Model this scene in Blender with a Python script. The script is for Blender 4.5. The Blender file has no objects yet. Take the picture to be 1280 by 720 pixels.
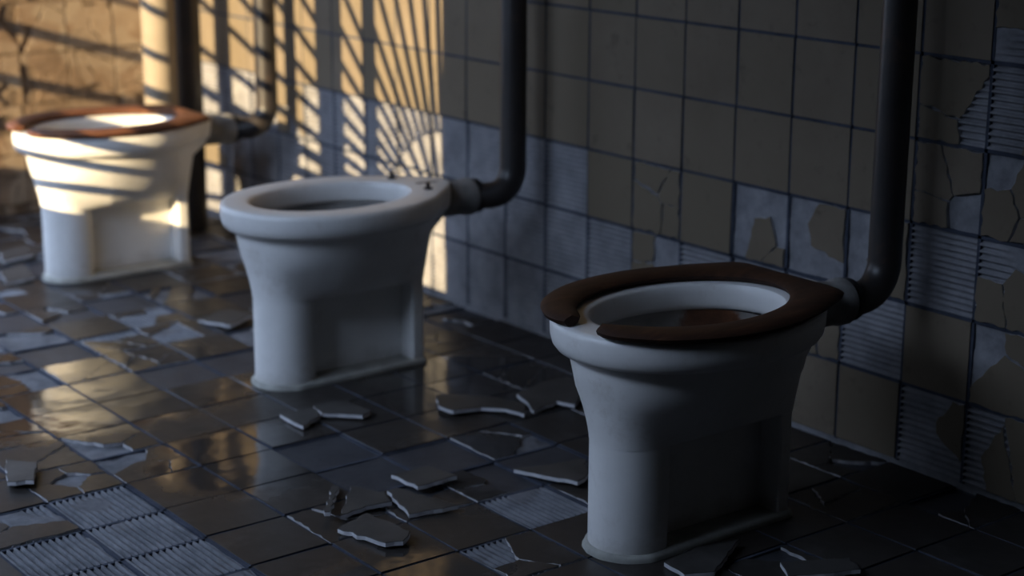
import bpy, bmesh, math, random
from mathutils import Vector, Matrix, noise

random.seed(7)
scn = bpy.context.scene
COL = scn.collection

# ---------------------------------------------------------------- helpers
def node_mat(name):
    m = bpy.data.materials.new(name)
    m.use_nodes = True
    nt = m.node_tree
    nt.nodes.clear()
    out = nt.nodes.new('ShaderNodeOutputMaterial')
    b = nt.nodes.new('ShaderNodeBsdfPrincipled')
    nt.links.new(b.outputs[0], out.inputs[0])
    return m, nt, b

def N(nt, kind, **kw):
    n = nt.nodes.new(kind)
    for k, v in kw.items():
        if k in n.inputs:
            n.inputs[k].default_value = v
        else:
            setattr(n, k, v)
    return n

def ramp(nt, src, stops):
    r = nt.nodes.new('ShaderNodeValToRGB')
    e = r.color_ramp.elements
    while len(e) < len(stops):
        e.new(0.5)
    for el, (p, c) in zip(e, stops):
        el.position = p
        el.color = (c[0], c[1], c[2], 1) if hasattr(c, '__len__') else (c, c, c, 1)
    nt.links.new(src, r.inputs[0])
    return r.outputs[0]

def coords(nt, obj=False):
    if obj:
        return nt.nodes.new('ShaderNodeTexCoord').outputs['Object']
    return nt.nodes.new('ShaderNodeNewGeometry').outputs['Position']

def noise_tex(nt, vec, scale, detail=4, rough=.6):
    n = N(nt, 'ShaderNodeTexNoise', Scale=scale, Detail=detail, Roughness=rough)
    nt.links.new(vec, n.inputs['Vector'])
    return n.outputs['Fac']

def mixc(nt, fac, a, b, mode='MIX'):
    m = nt.nodes.new('ShaderNodeMix')
    m.data_type = 'RGBA'
    m.blend_type = mode
    for sock, v in ((m.inputs[0], fac), (m.inputs[6], a), (m.inputs[7], b)):
        if hasattr(v, 'is_linked'):
            nt.links.new(v, sock)
        elif hasattr(v, '__len__'):
            sock.default_value = (v[0], v[1], v[2], 1)
        else:
            sock.default_value = v
    return m.outputs[2]

def bump(nt, b, h, strength, dist=.01):
    n = N(nt, 'ShaderNodeBump', Strength=strength, Distance=dist)
    nt.links.new(h, n.inputs['Height'])
    nt.links.new(n.outputs[0], b.inputs['Normal'])

def cell_random(nt, vec, pitch, off):
    mp = N(nt, 'ShaderNodeVectorMath', operation='SUBTRACT')
    nt.links.new(vec, mp.inputs[0]); mp.inputs[1].default_value = off
    dv = N(nt, 'ShaderNodeVectorMath', operation='DIVIDE')
    nt.links.new(mp.outputs[0], dv.inputs[0]); dv.inputs[1].default_value = pitch
    fl = N(nt, 'ShaderNodeVectorMath', operation='FLOOR')
    nt.links.new(dv.outputs[0], fl.inputs[0])
    w = nt.nodes.new('ShaderNodeTexWhiteNoise')
    nt.links.new(fl.outputs[0], w.inputs['Vector'])
    return w.outputs['Value']

def mesh_from_bm(name, bm, mats, smooth_angle=None):
    if smooth_angle is not None:
        for f in bm.faces:
            f.smooth = True
        bm.normal_update()
        for e in bm.edges:
            if len(e.link_faces) == 2 and e.calc_face_angle(0) > smooth_angle:
                e.smooth = False
    me = bpy.data.meshes.new(name)
    bm.to_mesh(me); bm.free()
    for m in mats:
        me.materials.append(m)
    return me

def obj(name, bm, mats, parent=None, smooth=None):
    if not isinstance(mats, (list, tuple)):
        mats = [mats]
    o = bpy.data.objects.new(name, mesh_from_bm(name, bm, mats, smooth))
    COL.objects.link(o)
    if parent:
        o.parent = parent
    return o

def tag(o, label=None, cat=None, group=None, kind=None):
    if label: o['label'] = label
    if cat: o['category'] = cat
    if group: o['group'] = group
    if kind: o['kind'] = kind
    return o

def empty(name, loc):
    o = bpy.data.objects.new(name, None)
    COL.objects.link(o)
    o.location = loc
    o.empty_display_size = .05
    return o

def add_box(bm, lo, hi, mat=0):
    vs = [bm.verts.new((x, y, z)) for x in (lo[0], hi[0]) for y in (lo[1], hi[1]) for z in (lo[2], hi[2])]
    for idx in ((0, 1, 3, 2), (4, 6, 7, 5), (0, 4, 5, 1), (2, 3, 7, 6), (0, 2, 6, 4), (1, 5, 7, 3)):
        f = bm.faces.new([vs[i] for i in idx]); f.material_index = mat

def tube_path(bm, pts, radii, n=28, cap=True):
    """sweep a circle along pts with parallel transport"""
    pts = [Vector(p) for p in pts]
    if not hasattr(radii, '__len__'):
        radii = [radii] * len(pts)
    rings = []
    ref = None
    for i, p in enumerate(pts):
        a = pts[max(i - 1, 0)]; b = pts[min(i + 1, len(pts) - 1)]
        t = (b - a).normalized()
        if ref is None:
            ref = Vector((1, 0, 0)) if abs(t.x) < .8 else Vector((0, 1, 0))
        ref = (ref - t * ref.dot(t)).normalized()
        bi = t.cross(ref)
        rings.append([bm.verts.new(p + (ref * math.cos(2 * math.pi * k / n) + bi * math.sin(2 * math.pi * k / n)) * radii[i]) for k in range(n)])
    for r0, r1 in zip(rings, rings[1:]):
        for k in range(n):
            bm.faces.new((r0[k], r0[(k + 1) % n], r1[(k + 1) % n], r1[k]))
    if cap:
        bm.faces.new(rings[0][::-1]); bm.faces.new(rings[-1])

def bar(bm, a, b, w):
    a, b = Vector(a), Vector(b)
    tube_path(bm, [a, b], w / 2, n=10)

# ---------------------------------------------------------------- materials
def mat_wall_tile():
    m, nt, b = node_mat('wall_tile_glaze')
    v = coords(nt)
    n1 = noise_tex(nt, v, 5, 6, .65)
    c = ramp(nt, n1, [(.3, (.155, .124, .092)), (.7, (.21, .172, .130))])
    cr = cell_random(nt, v, (.15, 10, .15095), (0, -5, .0065))
    c2 = mixc(nt, cr, c, (.165, .135, .097))
    n2 = noise_tex(nt, v, 18, 8, .7)
    spots = ramp(nt, n2, [(.57, 0), (.72, 1)])
    c3 = mixc(nt, spots, c2, (.12, .10, .075))
    nt.links.new(c3, b.inputs['Base Color'])
    b.inputs['Roughness'].default_value = .6
    b.inputs['Specular IOR Level'].default_value = .06
    bump(nt, b, noise_tex(nt, v, 30, 3), .15, .003)
    return m

def mat_far_tile():
    m, nt, b = node_mat('brown_cracked_tile')
    v = coords(nt)
    n1 = noise_tex(nt, v, 6, 6, .7)
    c = ramp(nt, n1, [(.3, (.13, .085, .053)), (.55, (.25, .17, .11)), (.72, (.40, .315, .225))])
    vo = N(nt, 'ShaderNodeTexVoronoi', Scale=11); nt.links.new(v, vo.inputs['Vector'])
    cr = ramp(nt, vo.outputs['Color'], [(.25, 0), (.75, 1)])
    c2 = mixc(nt, cr, c, (.33, .255, .18))
    nt.links.new(c2, b.inputs['Base Color'])
    b.inputs['Roughness'].default_value = .5
    bump(nt, b, noise_tex(nt, v, 22, 5), .35, .006)
    return m

def mat_biscuit():
    m, nt, b = node_mat('broken_tile_edge')
    v = coords(nt)
    c = ramp(nt, noise_tex(nt, v, 60, 4), [(.35, (.30, .30, .315)), (.65, (.46, .455, .465))])
    nt.links.new(c, b.inputs['Base Color'])
    b.inputs['Roughness'].default_value = .85
    return m

def mat_mortar(name, lo, hi, rough=.9):
    m, nt, b = node_mat(name)
    v = coords(nt)
    n1 = noise_tex(nt, v, 14, 8, .7)
    c = ramp(nt, n1, [(.32, lo), (.68, hi)])
    nt.links.new(c, b.inputs['Base Color'])
    b.inputs['Roughness'].default_value = rough
    b.inputs['Specular IOR Level'].default_value = .15
    bump(nt, b, noise_tex(nt, v, 130, 6, .7), .5, .003)
    return m

PUDDLES = [(-.42, -1.0, .34), (.16, -.93, .20), (.05, -.35, .22), (.80, -1.02, .16), (.45, -.62, .18)]
def mat_floor_tile():
    m, nt, b = node_mat('floor_tile_glaze')
    v = coords(nt)
    n1 = noise_tex(nt, v, 4, 6, .65)
    c = ramp(nt, n1, [(.3, (.026, .022, .020)), (.7, (.048, .040, .035))])
    cr = cell_random(nt, v, (.15, .15, 10), (.738, -1.185, -5))
    c2 = mixc(nt, cr, c, (.035, .032, .030))
    d = noise_tex(nt, v, 9, 8, .75)
    dust = ramp(nt, d, [(.55, 0), (.8, .55)])
    c3 = mixc(nt, dust, c2, (.11, .105, .105))
    nt.links.new(c3, b.inputs['Base Color'])
    # puddles of standing water on an otherwise dull, dusty floor
    wet = None
    wn = noise_tex(nt, v, 6, 5, .6)
    for (px, py, pr) in PUDDLES:
        ds = N(nt, 'ShaderNodeVectorMath', operation='DISTANCE'); nt.links.new(v, ds.inputs[0]); ds.inputs[1].default_value = (px, py, 0)
        q = N(nt, 'ShaderNodeMath', operation='MULTIPLY_ADD'); nt.links.new(wn, q.inputs[0]); q.inputs[1].default_value = .35; nt.links.new(ds.outputs['Value'], q.inputs[2])
        mrn = N(nt, 'ShaderNodeMapRange'); nt.links.new(q.outputs[0], mrn.inputs[0])
        mrn.inputs[1].default_value = pr + .02 + .17; mrn.inputs[2].default_value = pr - .05 + .17; mrn.inputs[3].default_value = 0; mrn.inputs[4].default_value = 1
        if wet is None: wet = mrn.outputs[0]
        else:
            mx = N(nt, 'ShaderNodeMath', operation='MAXIMUM'); nt.links.new(wet, mx.inputs[0]); nt.links.new(mrn.outputs[0], mx.inputs[1]); wet = mx.outputs[0]
    dry = ramp(nt, noise_tex(nt, v, 7, 6, .7), [(.35, .28), (.72, .5)])
    rm = N(nt, 'ShaderNodeMix'); nt.links.new(wet, rm.inputs[0]); nt.links.new(dry, rm.inputs[2]); rm.inputs[3].default_value = .09
    nt.links.new(rm.outputs[0], b.inputs['Roughness'])
    sm = N(nt, 'ShaderNodeMapRange'); nt.links.new(wet, sm.inputs[0]); sm.inputs[3].default_value = .22; sm.inputs[4].default_value = .5
    nt.links.new(sm.outputs[0], b.inputs['Specular IOR Level'])
    b.inputs['IOR'].default_value = 1.45
    bump(nt, b, noise_tex(nt, v, 11, 2, .5), .10, .01)
    return m

def mat_porcelain():
    m, nt, b = node_mat('white_porcelain')
    v = coords(nt, True)
    n1 = noise_tex(nt, v, 7, 7, .65)
    c = ramp(nt, n1, [(.3, (.74, .73, .71)), (.66, (.84, .83, .81))])
    n2 = noise_tex(nt, v, 16, 9, .75)
    grime = ramp(nt, n2, [(.56, 0), (.75, .55)])
    c2 = mixc(nt, grime, c, (.52, .48, .43))
    # grubby foot: dirt splashed up from the floor
    sep = nt.nodes.new('ShaderNodeSeparateXYZ'); nt.links.new(v, sep.inputs[0])
    ad = N(nt, 'ShaderNodeMath', operation='MULTIPLY_ADD'); nt.links.new(n2, ad.inputs[0])
    ad.inputs[1].default_value = .12; nt.links.new(sep.outputs['Z'], ad.inputs[2])
    foot = ramp(nt, ad.outputs[0], [(.055, .75), (.10, 0)])
    c3 = mixc(nt, foot, c2, (.42, .40, .36))
    nt.links.new(c3, b.inputs['Base Color'])
    r = ramp(nt, n1, [(.3, .32), (.7, .5)])
    nt.links.new(r, b.inputs['Roughness'])
    return m

def mat_basin():
    m, nt, b = node_mat('stained_shaded_basin')
    v = coords(nt, True)
    n = noise_tex(nt, v, 14, 8, .75)
    dist = N(nt, 'ShaderNodeVectorMath', operation='DISTANCE')
    nt.links.new(v, dist.inputs[0]); dist.inputs[1].default_value = (-.088, -.392, .328)
    s = N(nt, 'ShaderNodeMath', operation='MULTIPLY_ADD'); nt.links.new(n, s.inputs[0])
    s.inputs[1].default_value = .10; nt.links.new(dist.outputs['Value'], s.inputs[2])
    st = ramp(nt, s.outputs[0], [(.092, 1), (.108, 0)])
    c = ramp(nt, noise_tex(nt, v, 8, 6), [(.3, (.16, .145, .135)), (.7, (.34, .32, .30))])  # basin grey stained, and darkened for the shade inside the bowl
    rust = ramp(nt, n, [(.35, (.07, .028, .014)), (.7, (.20, .085, .04))])
    nt.links.new(mixc(nt, st, c, rust), b.inputs['Base Color'])
    b.inputs['Roughness'].default_value = .4
    return m

def mat_seat(name='dark_brown_wood', k=1.0):
    m, nt, b = node_mat(name)
    v = coords(nt, True)
    mp = nt.nodes.new('ShaderNodeMapping'); mp.inputs['Scale'].default_value = (14, 2.5, 14)
    nt.links.new(v, mp.inputs[0])
    n = noise_tex(nt, mp.outputs[0], 3, 8, .7)
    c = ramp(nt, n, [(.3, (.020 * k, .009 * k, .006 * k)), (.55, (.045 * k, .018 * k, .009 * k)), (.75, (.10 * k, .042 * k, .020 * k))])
    nt.links.new(c, b.inputs['Base Color'])
    b.inputs['Roughness'].default_value = .65
    b.inputs['Specular IOR Level'].default_value = .3
    bump(nt, b, n, .3, .003)
    return m

def mat_iron():
    m, nt, b = node_mat('dark_painted_iron')
    v = coords(nt)
    n = noise_tex(nt, v, 12, 8, .7)
    c = ramp(nt, n, [(.35, (.018, .017, .018)), (.6, (.032, .026, .024)), (.78, (.075, .042, .028))])
    nt.links.new(c, b.inputs['Base Color'])
    b.inputs['Roughness'].default_value = .42
    bump(nt, b, noise_tex(nt, v, 60, 5), .2, .002)
    return m

def mat_plain(name, col, rough=.6, scale=10, var=.15, bmp=.15):
    m, nt, b = node_mat(name)
    v = coords(nt)
    c = ramp(nt, noise_tex(nt, v, scale, 6), [(.3, tuple(x * (1 - var) for x in col)), (.7, tuple(min(1, x * (1 + var)) for x in col))])
    nt.links.new(c, b.inputs['Base Color'])
    b.inputs['Roughness'].default_value = rough
    b.inputs['Specular IOR Level'].default_value = .15
    bump(nt, b, noise_tex(nt, v, 50, 5), bmp, .004)
    return m

M_wtile = mat_wall_tile(); M_far = mat_far_tile(); M_bis = mat_biscuit()
M_wmort = mat_mortar('wall_mortar', (.17, .17, .185), (.31, .31, .33))
M_fmort = mat_mortar('floor_mortar', (.085, .09, .102), (.20, .205, .225), .8)
M_fdull = mat_mortar('dusty_floor_bed', (.035, .036, .043), (.065, .067, .076), .45)
M_brmort = mat_mortar('brown_mortar', (.13, .09, .06), (.24, .175, .12))
M_grout = mat_mortar('dark_grout', (.030, .036, .052), (.075, .085, .115))  # grout colour lowered to stand in for shade in the deep joints
M_ftile = mat_floor_tile(); M_porc = mat_porcelain(); M_basin = mat_basin(); M_seat = mat_seat(); M_iron = mat_iron()
M_basin2 = mat_plain('grimy_shaded_basin', (.26, .25, .24), .5, 9, .35)  # grime, with the shade inside the bowl put into the colour
M_shard = mat_plain('dusty_shard_glaze', (.06, .056, .053), .5, 12, .3)
M_shedge = mat_plain('pale_shard_edge', (.50, .50, .52), .85, 40, .2)
M_spud = mat_plain('shaded_inlet_glaze', (.22, .215, .21), .5, 25, .35)  # inlet colour darkened to stand in for shade behind the bowl
M_caulk = mat_plain('grey_caulk', (.36, .36, .33), .8, 20, .25)
M_dark = mat_plain('dark_plaster', (.03, .029, .028), .9, 3)  # unseen walls kept very dark to limit bounced light
M_ceil = mat_plain('dim_plaster', (.04, .039, .038), .9, 3)  # ceiling darkened too, against bounced light
M_beige = mat_plain('beige_pipe_paint', (.27, .225, .17), .6, 8)
M_rubber = mat_plain('black_rubber', (.022, .022, .024), .5, 30)
M_frame = mat_plain('dark_window_iron', (.05, .05, .05), .6, 20)

# ---------------------------------------------------------------- tiles
def clip_poly(poly, p, n):
    """keep the side where (x-p).n <= 0"""
    out = []
    for i in range(len(poly)):
        a, b = poly[i], poly[(i + 1) % len(poly)]
        da = (a[0] - p[0]) * n[0] + (a[1] - p[1]) * n[1]
        db = (b[0] - p[0]) * n[0] + (b[1] - p[1]) * n[1]
        if da <= 0: out.append(a)
        if da * db < 0:
            t = da / (da - db)
            out.append((a[0] + (b[0] - a[0]) * t, a[1] + (b[1] - a[1]) * t))
    return out

def area2(p):
    return sum(p[i][0] * p[(i + 1) % len(p)][1] - p[(i + 1) % len(p)][0] * p[i][1] for i in range(len(p))) / 2

def shrink(poly, d):
    """inset a convex polygon by d"""
    if area2(poly) < 0: poly = poly[::-1]
    res = poly
    for i in range(len(poly)):
        a, b = poly[i], poly[(i + 1) % len(poly)]
        L = math.hypot(b[0] - a[0], b[1] - a[1])
        if L < 1e-6: continue
        nx, ny = (b[1] - a[1]) / L, -(b[0] - a[0]) / L
        res = clip_poly(res, (a[0] - nx * d, a[1] - ny * d), (nx, ny))
        if len(res) < 3: return None
    return res

def cracks(x0, y0, x1, y1, seeds):
    base = [(x0, y0), (x1, y0), (x1, y1), (x0, y1)]
    out = []
    for i, s in enumerate(seeds):
        p = base
        for j, t in enumerate(seeds):
            if i == j: continue
            mid = ((s[0] + t[0]) / 2, (s[1] + t[1]) / 2)
            p = clip_poly(p, mid, (t[0] - s[0], t[1] - s[1]))
            if len(p) < 3: break
        if len(p) >= 3: out.append(p)
    return out

def roughen(poly, amp, rnd, step=.018):
    out = []
    for i in range(len(poly)):
        a, b = poly[i], poly[(i + 1) % len(poly)]
        L = math.hypot(b[0] - a[0], b[1] - a[1])
        k = max(1, int(L / step))
        nx, ny = (b[1] - a[1]) / max(L, 1e-6), -(b[0] - a[0]) / max(L, 1e-6)
        for q in range(k):
            t = q / k
            d = (rnd.random() - .5) * 2 * amp if q else 0
            out.append((a[0] + (b[0] - a[0]) * t + nx * d, a[1] + (b[1] - a[1]) * t + ny * d))
    return out

def slab(bm, poly, top, thick, to3, cham=.0006, tilt=(0, 0), mats=(0, 1)):
    """solid tile piece: glazed top with a chamfer, biscuit sides"""
    if area2(poly) < 0: poly = poly[::-1]
    n = len(poly)
    cx = sum(p[0] for p in poly) / n; cy = sum(p[1] for p in poly) / n
    def h(p, z): return z + (p[0] - cx) * tilt[0] + (p[1] - cy) * tilt[1]
    def ins(p):
        L = math.hypot(p[0] - cx, p[1] - cy) or 1
        f = max(0, 1 - cham * 1.3 / L)
        return (cx + (p[0] - cx) * f, cy + (p[1] - cy) * f)
    A = [bm.verts.new(to3(*ins(p), h(p, top))) for p in poly]
    B = [bm.verts.new(to3(*p, h(p, top - cham))) for p in poly]
    C = [bm.verts.new(to3(*p, h(p, top - thick))) for p in poly]
    f = bm.faces.new(A); f.material_index = mats[0]
    for i in range(n):
        j = (i + 1) % n
        f = bm.faces.new((A[i], B[i], B[j], A[j])); f.material_index = mats[0]
        f = bm.faces.new((B[i], C[i], C[j], B[j])); f.material_index = mats[1]
    f = bm.faces.new(C[::-1]); f.material_index = mats[1]

def ribbed(bm, x0, y0, x1, y1, level, amp, to3, along_x=True, mat=2, ribs=12, seed=0, lump=.0008):
    """bed of adhesive combed into ridges; worn flat in places"""
    nu, nv = (10, ribs * 8) if amp > 0 else ((6, 6) if lump < .001 else (26, 26))
    g = []
    for j in range(nv + 1):
        row = []
        for i in range(nu + 1):
            s, t = i / nu, j / nv
            if along_x: x, y = x0 + (x1 - x0) * s, y0 + (y1 - y0) * t
            else: x, y = x0 + (x1 - x0) * t, y0 + (y1 - y0) * s
            wear = noise.noise(Vector((x * 9 + seed, y * 9, 3.1)))
            k = 1 - min(1, max(0, (wear - .2) * 6))
            z = level + amp * k * min(1, max(0, math.sin(2 * math.pi * ribs * t) * .85 + .45)) + (1 - k) * amp * .75 + (noise.noise(Vector((x * 25, y * 25, seed))) + (noise.noise(Vector((x * 90, y * 90, seed))) * .6 if lump > .001 else 0)) * lump
            row.append(bm.verts.new(to3(x, y, z)))
        g.append(row)
    for j in range(nv):
        for i in range(nu):
            q = (g[j][i], g[j][i + 1], g[j + 1][i + 1], g[j + 1][i])
            f = bm.faces.new(q); f.material_index = mat; f.smooth = True

def tiled_surface(name, mats, us, vs, to3, spec, default, thick=.008, gap=.0028, along_x=True, flip=False, seed=1, depth=.009, wob=1):
    """us, vs: grid line positions; spec[(i,j)] = description of that cell"""
    rnd = random.Random(seed)
    bm = bmesh.new()
    # bed behind everything
    ulo, uhi, vlo, vhi = min(us) - .06, max(us) + .06, min(vs) - .06, max(vs) + .06
    q = [bm.verts.new(to3(u, v, -depth)) for u, v in ((ulo, vlo), (uhi, vlo), (uhi, vhi), (ulo, vhi))]
    f = bm.faces.new(q); f.material_index = 2
    # grout lattice
    def strip(u0, v0, u1, v1):
        A = [(u0, v0), (u1, v0), (u1, v1), (u0, v1)]
        T = [bm.verts.new(to3(*p, -.0026)) for p in A]; B = [bm.verts.new(to3(*p, -depth)) for p in A]
        f = bm.faces.new(T); f.material_index = 3
        for i in range(4):
            f = bm.faces.new((T[i], B[i], B[(i + 1) % 4], T[(i + 1) % 4])); f.material_index = 3
    for u in us[1:-1]: strip(u - gap * 1.2, vs[0], u + gap * 1.2, vs[-1])
    for v in vs[1:-1]: strip(us[0], v - gap * 1.2, us[-1], v + gap * 1.2)
    for i in range(len(us) - 1):
        for j in range(len(vs) - 1):
            x0, x1, y0, y1 = us[i] + gap, us[i + 1] - gap, vs[j] + gap, vs[j + 1] - gap
            s = spec.get((i, j)) or default(i, j, rnd)
            kind = s[0]
            if kind == 'tile':
                t = .0006
                slab(bm, [(x0, y0), (x1, y0), (x1, y1), (x0, y1)], (rnd.random() - .5) * t * 2, thick, to3,
                     tilt=((rnd.random() - .5) * .022, (rnd.random() - .5) * .022), mats=(0, 3))
            elif kind == 'rib':
                ribbed(bm, x0, y0, x1, y1, -.0092, .0078, to3, along_x, 2, s[1] if len(s) > 1 else 12, rnd.random() * 50)
            elif kind == 'flat':
                ribbed(bm, x0, y0, x1, y1, -.0045, 0, to3, along_x, 4, 12, rnd.random() * 50)
            elif kind == 'crack':        # ('crack', seeds or count, missing set, bed)
                seeds = s[1]
                if isinstance(seeds, int):
                    seeds = [(x0 + (x1 - x0) * rnd.random(), y0 + (y1 - y0) * rnd.random()) for _ in range(seeds)]
                    missing = {k for k in range(len(seeds)) if rnd.random() < s[2]}
                else:
                    seeds = [(x0 + (x1 - x0) * a, y0 + (y1 - y0) * b) for a, b in seeds]
                    missing = set(s[2])
                bed = s[3] if len(s) > 3 else 'rib'
                if missing:
                    if bed == 'rib': ribbed(bm, x0, y0, x1, y1, -.0092, .0078, to3, along_x, 2, 12, rnd.random() * 50)
                    else: ribbed(bm, x0, y0, x1, y1, -.0068, 0, to3, along_x, 2 if bed == 'mortar' else 4, 12, rnd.random() * 50, .0035 if bed == 'mortar' else .0008)
                for k, p in enumerate(cracks(x0, y0, x1, y1, seeds)):
                    if k in missing: continue
                    p = shrink(p, .0014)
                    if not p: continue
                    p = roughen(p, .0034, rnd, .012)
                    slab(bm, p, (rnd.random() - .4) * .002 * wob, thick, to3,
                         tilt=((rnd.random() - .5) * .045 * wob, (rnd.random() - .5) * .045 * wob))
    if flip:
        bmesh.ops.reverse_faces(bm, faces=bm.faces[:])
    return obj(name, bm, mats)

# room extents
XF, XR, YF = -2.1, 4.5, -2.9          # far wall, right wall, window wall
CEIL = 2.75
PZ = .15095                           # wall tile pitch
Z0 = .7614                            # height of the reference joint

# --- tiled wall behind the toilets (plane y = 0, room at y < 0)
iu0 = -14; us = [i * .15 for i in range(iu0, 31)]; us[0] = XF
vs = []; rows = []
j = 5
while j >= -13:
    vs.append(Z0 - j * PZ + 0.0); rows.append(j); j -= 1
vs[0] = max(vs[0], 0.0); vs[-1] = CEIL
def wc(i, j): return (i - iu0, rows.index(j + 1))      # cell (i, j): column i..i+1, between joints j and j+1 downwards
wspec = {}
W = lambda i, j, s: wspec.__setitem__(wc(i, j), s)
# missing tiles low down on the left, combed adhesive showing
for i in range(-14, 0):
    for jj in (2, 3, 4):
        W(i, jj, ('rib', 13))
W(-9, 2, ('crack', 4, .4)); W(-12, 3, ('crack', 4, .4)); W(-6, 4, ('crack', 5, .4)); W(-13, 2, ('tile',))
W(0, 2, ('tile',)); W(0, 3, ('rib', 13))
W(1, 2, ('crack', [(.35, .25), (.85, .75), (.9, .2), (.55, .95)], [], 'mortar'))
W(1, 3, ('crack', [(.3, .3), (.75, .3), (.25, .85), (.7, .8)], [3], 'mortar'))
W(2, 2, ('tile',)); W(2, 3, ('rib', 13))
W(3, 2, ('crack', [(.12, .5), (.62, .38), (.5, .88), (.95, .5), (.95, .05)], [0, 2, 3], 'mortar'))
W(4, 2, ('crack', [(.08, .55), (.65, .68), (.2, .95), (.5, .05)], [0, 2, 3], 'mortar'))
W(5, 2, ('crack', [(.2, .75), (.7, .35), (.15, .1)], [0, 2], 'mortar'))
W(3, 3, ('crack', [(.3, .45), (.8, .5), (.5, .95)], [2], 'mortar')); W(4, 3, ('crack', [(.3, .4), (.8, .5), (.2, .95)], [2], 'mortar'))
W(5, 3, ('rib', 13)); W(6, 2, ('rib', 13))
W(6, 1, ('crack', [(.3, .6), (.7, .75), (.85, .15), (.25, .12)], [2], 'mortar'))
W(6, 0, ('crack', [(.4, .6), (.95, .2), (.3, .1)], [1]))
W(7, 0, ('crack', [(.25, .8), (.3, .3), (.8, .12), (.75, .55)], [0, 1]))
W(7, -1, ('crack', [(.5, .7), (.5, .05)], [1]))
W(7, 1, ('crack', [(.12, .85), (.2, .35), (.7, .6), (.8, .1)], [0], 'mortar'))
W(7, 2, ('crack', [(.15, .8), (.12, .3), (.7, .4), (.9, .9)], [0, 3]))
W(7, 3, ('crack', [(.15, .8), (.6, .4), (.8, .9)], [0], 'mortar'))
W(6, 3, ('tile',)); W(8, 2, ('crack', 5, .5)); W(8, 1, ('crack', 4, .4)); W(8, 3, ('crack', 4, .5))
W(6, 4, ('crack', 4, .4)); W(7, 4, ('crack', 4, .4))
def wdef(i, j, r): return ('tile',)
tiled_surface('wall_back', [M_wtile, M_bis, M_wmort, M_grout, M_wmort], us, vs, lambda u, v, h: (u, -h, v), wspec, wdef, seed=3)
bpy.data.objects['wall_back']['kind'] = 'structure'

# --- far wall (plane x = XF, room at x > XF): brown, badly cracked
LW = (-1.75, -.88, .35, 1.75)            # unseen opening added for fill light from the left, just outside the view
fu = [0.02 - .15 * k for k in range(0, 7)]; fu[0] = 0.0
fv = [.03 + .15 * k for k in range(-1, 19)]; fv[0] = 0.0; fv[-1] = CEIL
def fdef(i, j, r):
    x = r.random()
    return ('crack', r.choice((5, 6, 7)), .22, 'mortar') if x < .85 else (('tile',) if x < .9 else ('flat',))
tiled_surface('wall_far', [M_far, M_brmort, M_brmort, M_brmort, M_brmort], fu[::-1], fv, lambda u, v, h: (XF + h, u, v), {}, fdef, seed=11, gap=.002, wob=.8)
bpy.data.objects['wall_far']['kind'] = 'structure'
assert abs(fu[-1] - LW[1]) < 1e-6

# --- floor
U0, V0 = .7382, -1.185
iu, kv = -20, -16
fus = [U0 + .15 * i for i in range(iu, 27)]; fvs = [V0 + .15 * k for k in range(kv, 9)]
fus[0] = XF; fus[-1] = XR; fvs[0] = YF; fvs[-1] = 0.0
fus = [u for n, u in enumerate(fus) if n == 0 or n == len(fus) - 1 or XF + .02 < u < XR - .02]
ioff = iu + (0 if fus[1] > U0 + .15 * (iu + 1) - .01 else 0)
ioff = round((fus[1] - U0) / .15) - 1
fvs = [v for n, v in enumerate(fvs) if n == 0 or n == len(fvs) - 1 or YF + .02 < v < -.02]
koff = round((fvs[1] - V0) / .15) - 1
fspec = {}
F = lambda i, k, s: fspec.__setitem__((i - ioff, k - koff), s)
F(-4, -1, ('rib', 12)); F(-3, -1, ('rib', 12)); F(-3, -2, ('rib', 12)); F(-2, -1, ('rib', 12)); F(-2, -2, ('rib', 12))
F(-4, -2, ('crack', [(.8, .35), (.15, .6), (.3, .05)], [1]))
F(-1, -1, ('crack', [(.3, .8), (.7, .3), (.2, .2)], [0, 2]))
F(-5, -1, ('crack', [(.75, .75), (.7, .25), (.2, .3), (.15, .85), (.5, .5)], [4], 'mortar'))
F(-5, 0, ('crack', [(.7, .45), (.2, .2), (.25, .8), (.9, .95), (.1, .5)], [1, 4], 'mortar'))
F(-6, -1, ('crack', [(.3, .4), (.85, .8)], [], 'mortar')); F(-6, 0, ('crack', [(.35, .5), (.9, .3), (.9, .85), (.6, .05)], [1, 3], 'mortar'))
F(-7, -1, ('crack', 5, .5, 'mortar')); F(-8, -1, ('crack', 5, .5, 'mortar'))
for i in (-7, -8): F(i, 0, ('tile',)); F(i, 1, ('tile',))
F(-6, 1, ('tile',)); F(-9, 0, ('crack', 4, .4, 'mortar')); F(-9, 1, ('crack', [(.4, .4), (.9, .85)], [], 'mortar'))
for i in (-4, -3, -2, -1): F(i, 0, ('tile',))
F(0, 0, ('tile',)); F(0, 1, ('tile',)); F(1, 1, ('tile',))
F(-5, 1, ('tile',)); F(-4, 1, ('tile',)); F(-3, 1, ('tile',))
F(-2, 1, ('crack', [(.5, .2), (.3, .75), (.85, .6)], [], 'mortar')); F(-1, 1, ('tile',))
F(-4, 2, ('flat',)); F(-3, 2, ('flat',)); F(-3, 3, ('flat',)); F(-2, 4, ('flat',)); F(-1, 4, ('crack', 4, .4, 'flat'))
F(-5, 2, ('tile',)); F(-6, 2, ('tile',)); F(-6, 3, ('tile',)); F(-5, 3, ('tile',)); F(-4, 3, ('tile',))
F(-2, 2, ('crack', [(.25, .65), (.3, .2), (.8, .3), (.8, .8)], [0], 'flat')); F(-1, 2, ('tile',))
F(0, 2, ('crack', [(.55, .75), (.3, .15), (.9, .2)], [1]))
F(-1, 3, ('rib', 12)); F(-2, 3, ('crack', [(.3, .25), (.75, .7), (.25, .8), (.8, .2)], [1, 2], 'flat')); F(-3, 4, ('crack', [(.45, .4), (.95, .9), (.1, .95)], [1], 'mortar'))
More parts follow.
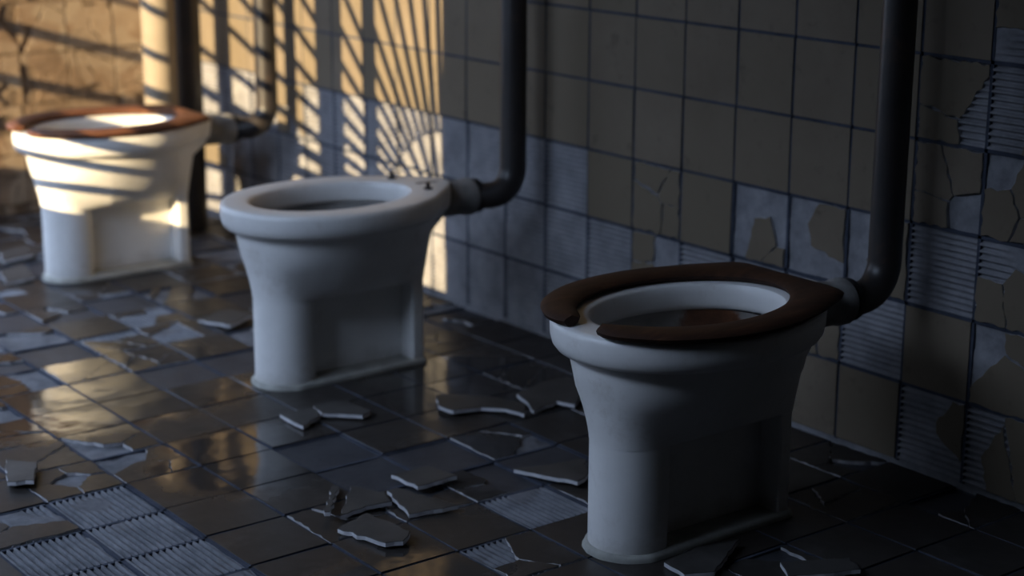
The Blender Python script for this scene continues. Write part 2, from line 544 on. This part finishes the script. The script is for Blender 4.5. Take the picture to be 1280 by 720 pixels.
F(0, 3, ('tile',)); F(1, 2, ('tile',)); F(1, 3, ('tile',)); F(2, 3, ('crack', [(.3, .5), (.8, .4)], [1])); F(3, 3, ('rib', 12)); F(2, 2, ('tile',)); F(4, 4, ('rib', 12)); F(3, 4, ('tile',)); F(4, 3, ('rib', 12))
def fdef2(i, k, r):
    gi, gk = i + ioff, k + koff
    x = r.random()
    if (gi < -7 and gk >= 2) or (gi < -9 and gk > -2):
        return ('crack', r.choice((4, 5, 6)), .42, r.choice(('flat', 'mortar', 'rib'))) if x < .72 else (('flat',) if x < .86 else ('tile',))
    return ('crack', r.choice((3, 4)), .25, 'flat') if x < .22 else ('tile',)
tiled_surface('floor', [M_ftile, M_bis, M_fmort, M_grout, M_fdull], fus, fvs, lambda u, v, h: (u, v, h), fspec, fdef2, seed=21)
bpy.data.objects['floor']['kind'] = 'structure'

# --- the rest of the shell
bm = bmesh.new(); add_box(bm, (XF - .1, YF - .1, CEIL), (XR + .1, .1, CEIL + .1)); tag(obj('ceiling', bm, M_ceil), kind='structure')
bm = bmesh.new(); add_box(bm, (XR, YF - .1, -.05), (XR + .1, .1, CEIL)); tag(obj('wall_right', bm, M_dark), kind='structure')

bm = bmesh.new()
for a, b, c, d in ((YF, LW[0], 0, CEIL), (LW[0], LW[1], 0, LW[2]), (LW[0], LW[1], LW[3], CEIL)):
    add_box(bm, (XF - .08, a, c or -.05), (XF, b, d))
tag(obj('wall_left', bm, M_dark), kind='structure')
bm = bmesh.new()
for a, b, c, d in ((LW[0], LW[0] + .05, LW[2], LW[3]), (LW[1] - .05, LW[1], LW[2], LW[3]), (LW[0], LW[1], LW[2], LW[2] + .05), (LW[0], LW[1], LW[3] - .05, LW[3])):
    add_box(bm, (XF - .07, a, c), (XF - .01, b, d))
tag(obj('fill_window_2', bm, mat_plain('fill_window_paint', (.12, .12, .12), .6)), kind='structure')  # frame of the added left window

# sunlight: travels along SUN; the low right corner of the window throws its shadow at PW on the tiled wall
SX, SZ = -.26, -.25
SUN = Vector((SX, 1, SZ))
PW = Vector((-.536, 0, .165))
Q = PW - SUN * (-YF)                       # corner of the opening, in the window wall plane
WL, WT, SILL = -1.98, .86 - SZ * -YF, .017 - SZ * -YF
bm = bmesh.new()
m = .05
CW = (-.6, 1.25, 1.7, 2.3)                # unseen high window added on the same wall for overhead front fill
for lo, hi in (((XF, 0), (WL - m, CW[2])), ((Q.x + m, 0), (XR, CW[2])), ((WL - m, 0), (Q.x + m, SILL - m)), ((WL - m, WT + m), (Q.x + m, CW[2])),
               ((XF, CW[2]), (CW[0], CEIL)), ((CW[1], CW[2]), (XR, CEIL)), ((CW[0], CW[3]), (CW[1], CEIL))):
    add_box(bm, (lo[0], YF - .1, lo[1] or -.05), (hi[0], YF, hi[1]))
tag(obj('wall_front', bm, M_dark), kind='structure')
bm = bmesh.new()
for a, b, c, d in ((CW[0], CW[0] + .05, CW[2], CW[3]), (CW[1] - .05, CW[1], CW[2], CW[3]), (CW[0] + .05, CW[1] - .05, CW[2], CW[2] + .05), (CW[0] + .05, CW[1] - .05, CW[3] - .05, CW[3]), ((CW[0] + CW[1]) / 2 - .02, (CW[0] + CW[1]) / 2 + .02, CW[2] + .05, CW[3] - .05)):
    add_box(bm, (a, YF - .07, c), (b, YF - .02, d))
tag(obj('fill_window_3', bm, M_frame), kind='structure')  # frame of the added high window
# window frame with its iron grille
yg = YF
bm = bmesh.new()
fw = .07
for lo, hi in (((WL - fw, SILL - fw), (WL, WT + fw)), ((Q.x, SILL - fw), (Q.x + fw, WT + fw)), ((WL, SILL - fw), (Q.x, SILL)), ((WL, WT), (Q.x, WT + fw))):
    add_box(bm, (lo[0], yg - .04, lo[1]), (hi[0], yg, hi[1]))
win = tag(obj('window_1', bm, M_frame), kind='structure')
off = -SX * (-YF)
bm = bmesh.new()
for a, b in ((-1.125, -1.0), (-.896, -.84)):
    add_box(bm, (a + off, yg - .03, SILL), (b + off, yg - .005, WT))
obj('mullion', bm, M_frame, win)
bm = bmesh.new()
def ray_end(a):
    dx, dz = -math.cos(a), math.sin(a)
    t = 9
    if dx < -1e-6: t = min(t, (Q.x - WL) / -dx)
    if dz < -1e-6: t = min(t, (SILL - Q.z) / dz)
    if dz > 1e-6: t = min(t, (WT - Q.z) / dz)
    return Vector((Q.x + dx * t, yg - .017, Q.z + dz * t))
for k, a in enumerate([-5, -.5, 4.4, 9.7, 15.2, 21.2, 27, 33, 39, 45.2, 51.4, 57.6, 63.8, 70, 76, 82, 87.5]):
    a = math.radians(a)
    r0 = .13 if k % 2 == 0 else .26
    s = Vector((Q.x - math.cos(a) * r0, yg - .017, Q.z + math.sin(a) * r0))
    bar(bm, s, ray_end(a), .032 if .06 < a < .2 else .022)
for r0, w in ((.13, .006), (.26, .006)):
    tube_path(bm, [(Q.x - math.cos(a) * r0, yg - .017, Q.z + math.sin(a) * r0) for a in [math.radians(x * 5) for x in range(-1, 19)]], w / 2, n=8)
obj('grille', bm, M_frame, win)

# ---------------------------------------------------------------- toilets
XT = .890; STEP = 1.0965
LCY = -.53

def ray_poly(th, poly, c):
    dx, dy = math.cos(th), math.sin(th)
    best = None
    for i in range(len(poly)):
        a, b = poly[i], poly[(i + 1) % len(poly)]
        ex, ey = b[0] - a[0], b[1] - a[1]
        den = dx * ey - dy * ex
        if abs(den) < 1e-12: continue
        t = ((a[0] - c[0]) * ey - (a[1] - c[1]) * ex) / den
        s = ((a[0] - c[0]) * dy - (a[1] - c[1]) * dx) / den
        if t > 0 and -1e-9 <= s <= 1 + 1e-9 and (best is None or t < best): best = t
    return best

def ell(a, yf, yr, p=2.0):
    cy, b = (yf + yr) / 2, (yr - yf) / 2
    return [(a * math.copysign(abs(math.cos(t)) ** (2 / p), math.cos(t)), cy + b * math.copysign(abs(math.sin(t)) ** (2 / p), math.sin(t)))
            for t in [2 * math.pi * k / 180 for k in range(180)]]

def stadium(w, yf, yr):
    pts = [(w * math.cos(t), yf + w + w * math.sin(t)) for t in [math.pi + math.pi * k / 40 for k in range(41)]]
    c = .012
    return pts + [(w, yr - c), (w - c * .3, yr - c * .3), (w - c, yr), (-w + c, yr), (-w + c * .3, yr - c * .3), (-w, yr - c)]

PW_, PF, PR = .068, -.716, -.337
def dogbone():
    w = PW_; c0 = PF + w
    arc = [(w * math.cos(t), c0 + w * math.sin(t)) for t in [math.radians(-90 + 112 * k / 30) for k in range(31)]]   # front column, right half
    right = arc + [(w * .72, c0 + .040), (.020, c0 + .046), (.020, PR - .034), (w - .003, PR - .034), (w, PR - .031), (w, PR - .01), (w - .01, PR)]
    left = [(-x, y) for x, y in right[::-1]]
    return right + left[:-1]
DB = dogbone()
angs = [2 * math.pi * k / 144 for k in range(144)]

def ring(bm, poly, z, dz=0):
    vs = []
    for a in angs:
        r = ray_poly(a, poly, (0, LCY))
        x, y = r * math.cos(a), LCY + r * math.sin(a)
        vs.append(bm.verts.new((x, y, z + dz * (y - LCY))))
    return vs

def loft(bm, rings):
    n = len(rings[0])
    for a, b in zip(rings, rings[1:]):
        for k in range(n):
            bm.faces.new((a[k], a[(k + 1) % n], b[(k + 1) % n], b[k]))

def boxy(w, yf, yr):
    return stadium(w, yf, yr)

FOOT = boxy(.0688, -.7168, PR + .0006); BOWL = ell(.135, -.731, -.306, 2.3)
def body_bm():
    bm = bmesh.new()
    # pedestal: a round front column, a recessed web and a rear post
    lo = [bm.verts.new((x, y, .003)) for x, y in DB]; hi = [bm.verts.new((x, y, .196)) for x, y in DB]
    for k in range(len(DB)):
        q = (k + 1) % len(DB)
        bm.faces.new((lo[k], lo[q], hi[q], hi[k]))
    bm.faces.new(lo[::-1]); bm.faces.new(hi)
    R = [ring(bm, boxy(.05, PF + .03, PR - .02), .187), ring(bm, boxy(.066, PF + .002, PR - .001), .187)]
    prof = [(.189, .0688, -.7165, PR + .0005, 3.2), (.195, 0, 0, 0, 0), (.203, 0, 0, 0, 0), (.213, 0, 0, 0, 0), (.225, 0, 0, 0, 0), (.24, 0, 0, 0, 0), (.256, 0, 0, 0, 0), (.272, .135, -.731, -.306, 2.3),
            (.295, .148, -.738, -.300, 2.1), (.315, .156, -.741, -.296, 2.1), (.327, .160, -.743, -.294, 2.05), (.333, .162, -.744, -.294, 2.05),
            (.334, .174, -.755, -.290, 2.05), (.337, .183, -.763, -.286, 2.05), (.345, .1895, -.769, -.283, 2.05), (.358, .193, -.772, -.282, 2.05), (.376, .1935, -.7725, -.282, 2.05),
            (.3835, .192, -.771, -.283, 2.05), (.387, .188, -.767, -.286, 2.05), (.388, .182, -.760, -.291, 2.05), (.388, .139, -.722, -.340, 2.05),
            (.3865, .132, -.714, -.347, 2.0), (.382, .128, -.710, -.350, 2.0), (.372, .1265, -.708, -.352, 2.0), (.352, .1255, -.707, -.353, 2.0),
            (.345, .128, -.709, -.351, 2.0), (.341, .134, -.714, -.347, 2.0), (.340, .142, -.720, -.342, 2.0)]
    for z, a, yf, yr, p in prof:
        if a == 0:                                   # between foot and bowl: the front flows straight down, the sides flare faster
            rg = []
            t0 = (z - .189) / (.272 - .189)
            for g in angs:
                y0 = LCY + ray_poly(g, FOOT, (0, LCY)) * math.sin(g)
                fr = min(1, max(0, (-.56 - y0) / .10)); bk = min(1, max(0, (y0 + .42) / .05))
                t = t0 ** (.62 + .75 * max(fr, bk * .6))
                r = ray_poly(g, FOOT, (0, LCY)) * (1 - t) + ray_poly(g, BOWL, (0, LCY)) * t
                rg.append(bm.verts.new((r * math.cos(g), LCY + r * math.sin(g), z)))
        else:
            rg = ring(bm, FOOT if z < .2 else ell(a, yf, yr, p), z)
        if a > .15:                                   # the rim runs out into a short deck above the inlet
            for v in rg:
                k = max(0, 1 - (v.co.x / .125) ** 2) if v.co.y > LCY else 0
                v.co.y += k * k * .048 * min(1, (z - .26) / .07) if z > .26 else 0
        R.append(rg)
    loft(bm, R)
    bm.faces.new(R[0][::-1])
    return bm

def basin_bm():
    bm = bmesh.new()
    R = [ring(bm, ell(a, yf, yr, 2), z) for z, a, yf, yr in
         ((.341, .138, -.711, -.353), (.325, .140, -.713, -.351), (.305, .137, -.71, -.353), (.285, .126, -.70, -.36), (.265, .108, -.68, -.37), (.248, .088, -.655, -.38),
          (.236, .066, -.625, -.40), (.228, .048, -.598, -.42), (.215, .041, -.585, -.435), (.20, .036, -.575, -.445))]
    loft(bm, R)
    bm.faces.new(R[-1])
    bmesh.ops.reverse_faces(bm, faces=bm.faces[:])
    return bm

def seat_bm():
    """horseshoe seat: open at the front, widening into a squared back"""
    bm = bmesh.new()
    cy = -.545
    out = ell(.203, -.785, -.300, 2.1)
    out = [p for p in out if p[1] < -.435 or p[1] < cy]
    right = sorted([p for p in out if p[0] >= 0], key=lambda p: p[1]); left = sorted([p for p in out if p[0] < 0], key=lambda p: -p[1])
    out = right + [(.168, -.385), (.140, -.325), (.128, -.300), (.118, -.289), (.10, -.284), (-.10, -.284), (-.118, -.289), (-.128, -.300), (-.140, -.325), (-.168, -.385)] + left
    a0, a1 = math.radians(-90 + 12), math.radians(270 - 6)      # gap sits at the front, to one side
    n = 120
    secs = []
    for k in range(n + 1):
        t = a0 + (a1 - a0) * k / n
        c, s = math.cos(t), math.sin(t)
        ro = ray_poly(t, out, (0, cy))
        ri = 1 / math.sqrt((c / .140) ** 2 + (s / (.203 if s > 0 else .188)) ** 2)
        e = min(k, n - k)
        sh = 1 if e > 3 else (.55, .80, .92, .98)[e]      # rounded tips
        mid = (ro + ri) / 2; ro = mid + (ro - mid) * sh; ri = mid + (ri - mid) * sh
        zt, zb = .4065, .389
        prof = [(ri + .010, zb), (ri + .003, zb + .004), (ri, zb + .010), (ri + .004, zt - .004), (ri + .014, zt), (mid, zt + .0015), (ro - .014, zt), (ro - .004, zt - .004), (ro, zb + .010), (ro - .003, zb + .004), (ro - .010, zb)]
        secs.append([bm.verts.new((r * c, cy + r * s, z)) for r, z in prof])
    m = len(secs[0])
    for A, B in zip(secs, secs[1:]):
        for q in range(m):
            bm.faces.new((A[q], A[(q + 1) % m], B[(q + 1) % m], B[q]))
    bm.faces.new(secs[0]); bm.faces.new(secs[-1][::-1])
    bmesh.ops.recalc_face_normals(bm, faces=bm.faces[:])
    return bm

def flange_bm():
    bm = bmesh.new()
    rings = []
    for z, d in ((0.0, .0085), (.005, .008), (.009, .006), (.012, .001)):
        poly = stadium(PW_ + d, PF - d, PR + d * .5)
        rings.append([bm.verts.new((x + noise.noise(Vector((x * 40, y * 40, 2))) * .002, y + noise.noise(Vector((x * 40, y * 40, 7))) * .002, z)) for x, y in poly])
    n = len(rings[0])
    for a, b in zip(rings, rings[1:]):
        for k in range(n): bm.faces.new((a[k], a[(k + 1) % n], b[(k + 1) % n], b[k]))
    bm.faces.new(rings[-1]); bm.faces.new(rings[0][::-1])
    return bm

SPX, SPZ = .022, .346
def spud_bm():
    bm = bmesh.new()
    tube_path(bm, [(SPX * .3, -.318, .348), (SPX * .5, -.28, .348), (SPX * .8, -.235, .347), (SPX, -.208, SPZ), (SPX, -.203, SPZ), (SPX, -.186, SPZ), (SPX, -.182, SPZ)],
              [.041, .041, .040, .0385, .0415, .0415, .038], n=32)
    return bm

def bolt_bm(x):
    bm = bmesh.new()
    tube_path(bm, [(x, -.330, .386), (x, -.330, .391), (x, -.330, .3915), (x, -.330, .402)], [.010, .010, .0045, .0045], n=14)
    return bm

me_body = mesh_from_bm('bowl', body_bm(), [M_porc], math.radians(42))
me_basin = mesh_from_bm('basin', basin_bm(), [M_basin], math.radians(60))
me_basin2 = me_basin.copy(); me_basin2.materials[0] = M_basin2
me_seat = mesh_from_bm('seat', seat_bm(), [M_seat], math.radians(50))
me_flange = mesh_from_bm('base_seal', flange_bm(), [M_caulk], math.radians(40))
me_spud = mesh_from_bm('inlet_spout', spud_bm(), [M_spud], math.radians(40))

me_seat2 = me_seat.copy(); me_seat2.materials[0] = mat_seat('sunlit_tint_wood', 3.2)  # same wood brightened, sunlight put into its colour

def part(name, me, parent, label=None):
    o = bpy.data.objects.new(name, me); COL.objects.link(o); o.parent = parent
    if label: o['label'] = label
    return o

TL = ['white toilet bowl nearest the camera, in shade, with dark brown horseshoe seat',
      'middle white toilet bowl without a seat, bare rim, standing on the broken floor',
      'sunlit white toilet bowl farthest away, striped by shadows, with brown horseshoe seat tinted as sunlit']
PX = [.922, -.150, -1.243]; PY = -.09
PLB = ['dark iron flush pipe rising behind the nearest shaded toilet with brown seat',
       'dark iron flush pipe rising behind the middle toilet that has no seat',
       'striped sunlit iron flush pipe rising behind the farthest toilet']
for t in range(3):
    xt = XT - STEP * t
    root = tag(empty('toilet', (xt, 0, 0)), TL[t], 'toilet', 'row of old toilets along the tiled wall')
    part('bowl', me_body, root); part('basin', me_basin if t == 0 else me_basin2, root, 'rust stained inside of the bowl' if t == 0 else None)
    part('base_seal', me_flange, root); part('inlet_spout', me_spud, root)
    if t != 1:
        part('seat', me_seat if t == 0 else me_seat2, root, 'dark brown wooden seat open at the front' if t == 0 else 'brown wooden seat tinted as sunlit, open at the front')
    else:
        for sx in (-.07, .07):
            obj('seat_bolt', bolt_bm(sx), M_iron, root, math.radians(40))
    # flush pipe
    px = PX[t] - xt
    pr = tag(empty('flush_pipe', (PX[t], PY, 0)), PLB[t], 'pipe', 'iron flush pipes on the tiled wall')
    bm = bmesh.new()
    R = .062
    s = Vector((SPX - px, -.1812 - PY, SPZ)); e = Vector((0, 0, 0))
    pts = [s, s + Vector((0, .004, 0)), s + Vector((0, .012, 0)), Vector(((SPX - px) * .5, -R - .008, SPZ))]
    for k in range(0, 13):
        a = math.pi / 2 * k / 12
        pts.append(Vector((0 if k > 4 else (SPX - px) * .5 * (1 - k / 4), -R + R * math.sin(a), SPZ + R - R * math.cos(a))))
    pts += [Vector((0, 0, z)) for z in (.6, 1.2, 1.9, CEIL)]
    tube_path(bm, pts, .0295, n=32)
    obj('pipe', bm, M_iron, pr, math.radians(50))
    bm = bmesh.new()
    s0 = Vector((SPX - px, -.1815 - PY, SPZ))
    tube_path(bm, [s0, s0 + Vector((0, .003, 0)), s0 + Vector((0, .014, 0)), s0 + Vector((0, .02, 0))], [.033, .0385, .0385, .033], n=28)
    obj('collar', bm, M_rubber, pr, math.radians(40))

# vertical pipes in the far corner
bm = bmesh.new(); tube_path(bm, [(0, 0, 0), (0, 0, CEIL)], .0455, n=40)
o = tag(obj('standpipe', bm, M_beige, None, math.radians(40)), 'beige painted vertical pipe with shadow stripes behind the farthest toilet', 'pipe'); o.location = (-1.59, -.231, 0)
bm = bmesh.new(); tube_path(bm, [(0, 0, 0), (0, 0, CEIL)], .0365, n=40)
o = tag(obj('drain_pipe', bm, M_iron, None, math.radians(40)), 'dark vertical pipe right beside the beige striped pipe', 'pipe'); o.location = (-1.63, -.12, 0)

# ---------------------------------------------------------------- loose tile shards on the floor
SH = [
 ('small four-sided tile shard lying in front of the middle toilet, left of two', [(-.004, -.785), (.089, -.787), (.061, -.730), (.005, -.715)], .004, (.03, .05)),
]
PIX = [   # outlines of the broken pieces on the floor (world x, y measured on the floor plane)
]
CAM = (2.8866, -2.4306, 1.1479)
MR = ((.60934266, .79289544, .00428308), (-.20654055, .15350717, .96632114), (-.76553414, .58970533, -.25730353))
FPX = 2185.3
def floor_at(x, y):
    a, b = (x - 640) / FPX, -(y - 360) / FPX
    d = [MR[0][i] * a + MR[1][i] * b + MR[2][i] for i in range(3)]
    t = -CAM[2] / d[2]
    return (CAM[0] + d[0] * t, CAM[1] + d[1] * t)
SHARDS = [
 ([(350,523),(379,539),(401,527),(391,516)], .004, (.02, .04), 'small four-sided tile shard before the middle toilet, left of a touching pair'),
 ([(392,513),(431,504),(464,521),(453,527),(402,524)], .004, (.03, -.02), 'five-sided tile shard before the middle toilet, right of a touching pair'),
 ([(489,599),(533,591),(571,606),(522,616)], .006, (.04, .06), 'four-sided tile shard lying just behind a larger pointed shard at centre floor'),
 ([(484,622),(495,619),(573,640),(511,649)], .005, (-.03, .05), 'pointed triangular tile shard with pale left edge on the centre floor'),
 ([(422,667),(458,650),(513,676),(504,687),(482,688)], .010, (.02, .07), 'long rounded tile shard tilted over a cracked tile, nearest in the centre pile'),
 ([(438,614),(482,624),(490,637),(458,642),(426,653)], .004, (.05, .02), 'flat tile shard between the upright sliver and the pointed shard'),
 ([(415,613),(423,614),(413,655),(406,655)], .011, (.10, 0), 'thin pale sliver of tile standing on edge among the centre shards'),
 ([(545,500),(569,499),(620,502),(656,511),(655,526),(633,519),(602,517),(567,523),(549,516)], .010, (.03, -.05), 'long low tile shard with white front edge on the dark floor'),
 ([(646,501),(673,491),(709,484),(734,500),(718,513),(696,509),(667,519),(657,508)], .012, (-.05, .06), 'raised tile shard with white broken tip beside the nearest toilet'),
 ([(642,592),(686,588),(731,582),(735,604),(722,613)], .008, (.05, .02), 'narrow tile shard with pale edge leaning by the nearest toilet foot'),
 ([(830,709),(868,692),(925,684),(905,708),(893,723),(855,725)], .004, (.02, .03), 'broad tile shard at the foot of the nearest toilet'),
 ([(8,580),(48,587),(43,612),(10,612)], .010, (.06, .04), 'grey tile shard lying at the left edge of the floor'),
 ([(975,709),(1062,707),(1075,722),(985,728)], .006, (.03, .03), 'flat tile shard in the dark right of the nearest toilet'),
 ([(0,318),(36,312),(42,326),(4,332)], .010, (.05, .08), 'blurred grey tile shard on the far floor left of the sunlit toilet'),
 ([(0,345),(30,338),(44,352),(8,358)], .008, (-.04, .05), 'blurred flat tile shard nearer than another left of the sunlit toilet'),
 ([(248,404),(282,392),(318,402),(288,414)], .010, (.04, .06), 'pale tile shard on the floor left of the middle toilet foot'),
]
rnd = random.Random(5)
for px, lift, tilt, lab in SHARDS:
    pts = [floor_at(*p) for p in px]
    cx = sum(p[0] for p in pts) / len(pts); cy = sum(p[1] for p in pts) / len(pts)
    loc = [(x - cx, y - cy) for x, y in pts]
    if area2(loc) < 0: loc = loc[::-1]
    loc = roughen(loc, .003, rnd, .014)
    bm = bmesh.new()
    slab(bm, loc, .0085, .008, lambda u, v, h: (u, v, h), .0012, tilt)
    low = min(v.co.z for v in bm.verts)
    o = tag(obj('tile_shard', bm, [M_shard, M_shedge]), lab, 'tile shard', 'broken tile shards on the floor')
    o.location = (cx, cy, .0016 - low)

# ---------------------------------------------------------------- camera
cam = bpy.data.cameras.new('camera')
cam.sensor_fit = 'HORIZONTAL'; cam.sensor_width = 36
cam.lens = FPX / 1280 * 36
cam.clip_start = .05
cam.dof.use_dof = True; cam.dof.focus_distance = 2.72; cam.dof.aperture_fstop = cam.lens / 1000 / .023
co = bpy.data.objects.new('camera', cam); COL.objects.link(co)
co.matrix_world = Matrix(((MR[0][0], MR[1][0], -MR[2][0], CAM[0]), (MR[0][1], MR[1][1], -MR[2][1], CAM[1]), (MR[0][2], MR[1][2], -MR[2][2], CAM[2]), (0, 0, 0, 1)))
scn.camera = co

# ---------------------------------------------------------------- light
sun = bpy.data.lights.new('sun', 'SUN'); sun.energy = 13.5; sun.angle = math.radians(.12); sun.color = (1, .76, .42)
so = bpy.data.objects.new('sun', sun); COL.objects.link(so)
so.rotation_euler = SUN.to_track_quat('-Z', 'Y').to_euler(); so.location = (2, -8, 3)
w = bpy.data.worlds.new('sky'); scn.world = w; w.use_nodes = True
nt = w.node_tree; bg = nt.nodes['Background']
tc = nt.nodes.new('ShaderNodeTexCoord'); sp = nt.nodes.new('ShaderNodeSeparateXYZ'); nt.links.new(tc.outputs['Generated'], sp.inputs[0])
# brightness of the sky by compass direction: curve invented to steer the window light
cv = nt.nodes.new('ShaderNodeFloatCurve'); c = cv.mapping.curves[0]
mr = N(nt, 'ShaderNodeMapRange'); nt.links.new(sp.outputs['X'], mr.inputs[0])
mr.inputs[1].default_value = -1; mr.inputs[2].default_value = 1
SKYHIGH = 14
SKY = [(0, 3), (.11, 3), (.2, 1.5), (.40, 1.2), (.47, 4), (.53, 10), (1, 10)]
c.points[0].location = (0, SKY[0][1] / 20); c.points[1].location = (1, SKY[-1][1] / 20)
for p in SKY[1:-1]: c.points.new(p[0], p[1] / 20)
for p in c.points: p.handle_type = 'VECTOR'
cv.mapping.update()
nt.links.new(mr.outputs[0], cv.inputs['Value'])
mu = N(nt, 'ShaderNodeMath', operation='MULTIPLY'); nt.links.new(cv.outputs[0], mu.inputs[0]); mu.inputs[1].default_value = 20
hz = N(nt, 'ShaderNodeMapRange'); nt.links.new(sp.outputs['Z'], hz.inputs[0])
hz.inputs[1].default_value = .36; hz.inputs[2].default_value = .5; hz.inputs[3].default_value = 0; hz.inputs[4].default_value = SKYHIGH
mxx = N(nt, 'ShaderNodeMath', operation='MAXIMUM'); nt.links.new(mu.outputs[0], mxx.inputs[0]); nt.links.new(hz.outputs[0], mxx.inputs[1])
nt.links.new(mxx.outputs[0], bg.inputs[1])
bg.inputs[0].default_value = (.57, .72, 1.0, 1)
pl = bpy.data.lights.new('sky_portal', 'AREA'); pl.shape = 'RECTANGLE'; pl.size = Q.x - WL; pl.size_y = WT - SILL
pl.cycles.is_portal = True
po = bpy.data.objects.new('sky_portal', pl); COL.objects.link(po)
po.location = ((Q.x + WL) / 2, YF - .13, (WT + SILL) / 2); po.rotation_euler = (math.radians(90), 0, 0)
pl2 = bpy.data.lights.new('sky_portal', 'AREA'); pl2.shape = 'RECTANGLE'; pl2.size = LW[3] - LW[2]; pl2.size_y = LW[1] - LW[0]
pl2.cycles.is_portal = True
po2 = bpy.data.objects.new('sky_portal', pl2); COL.objects.link(po2)
po2.location = (XF - .1, (LW[0] + LW[1]) / 2, (LW[2] + LW[3]) / 2); po2.rotation_euler = (0, math.radians(-90), 0)

pl3 = bpy.data.lights.new('sky_portal', 'AREA'); pl3.shape = 'RECTANGLE'; pl3.size = CW[1] - CW[0]; pl3.size_y = CW[3] - CW[2]
pl3.cycles.is_portal = True
po3 = bpy.data.objects.new('sky_portal', pl3); COL.objects.link(po3)
po3.location = ((CW[0] + CW[1]) / 2, YF - .13, (CW[2] + CW[3]) / 2); po3.rotation_euler = (math.radians(90), 0, 0)

scn.view_settings.view_transform = 'Standard'
scn.view_settings.look = 'None'
scn.view_settings.gamma = 1
scn.view_settings.use_curve_mapping = False
scn.view_settings.exposure = 0
scn.cycles.use_denoising = True
scn.cycles.max_bounces = 8
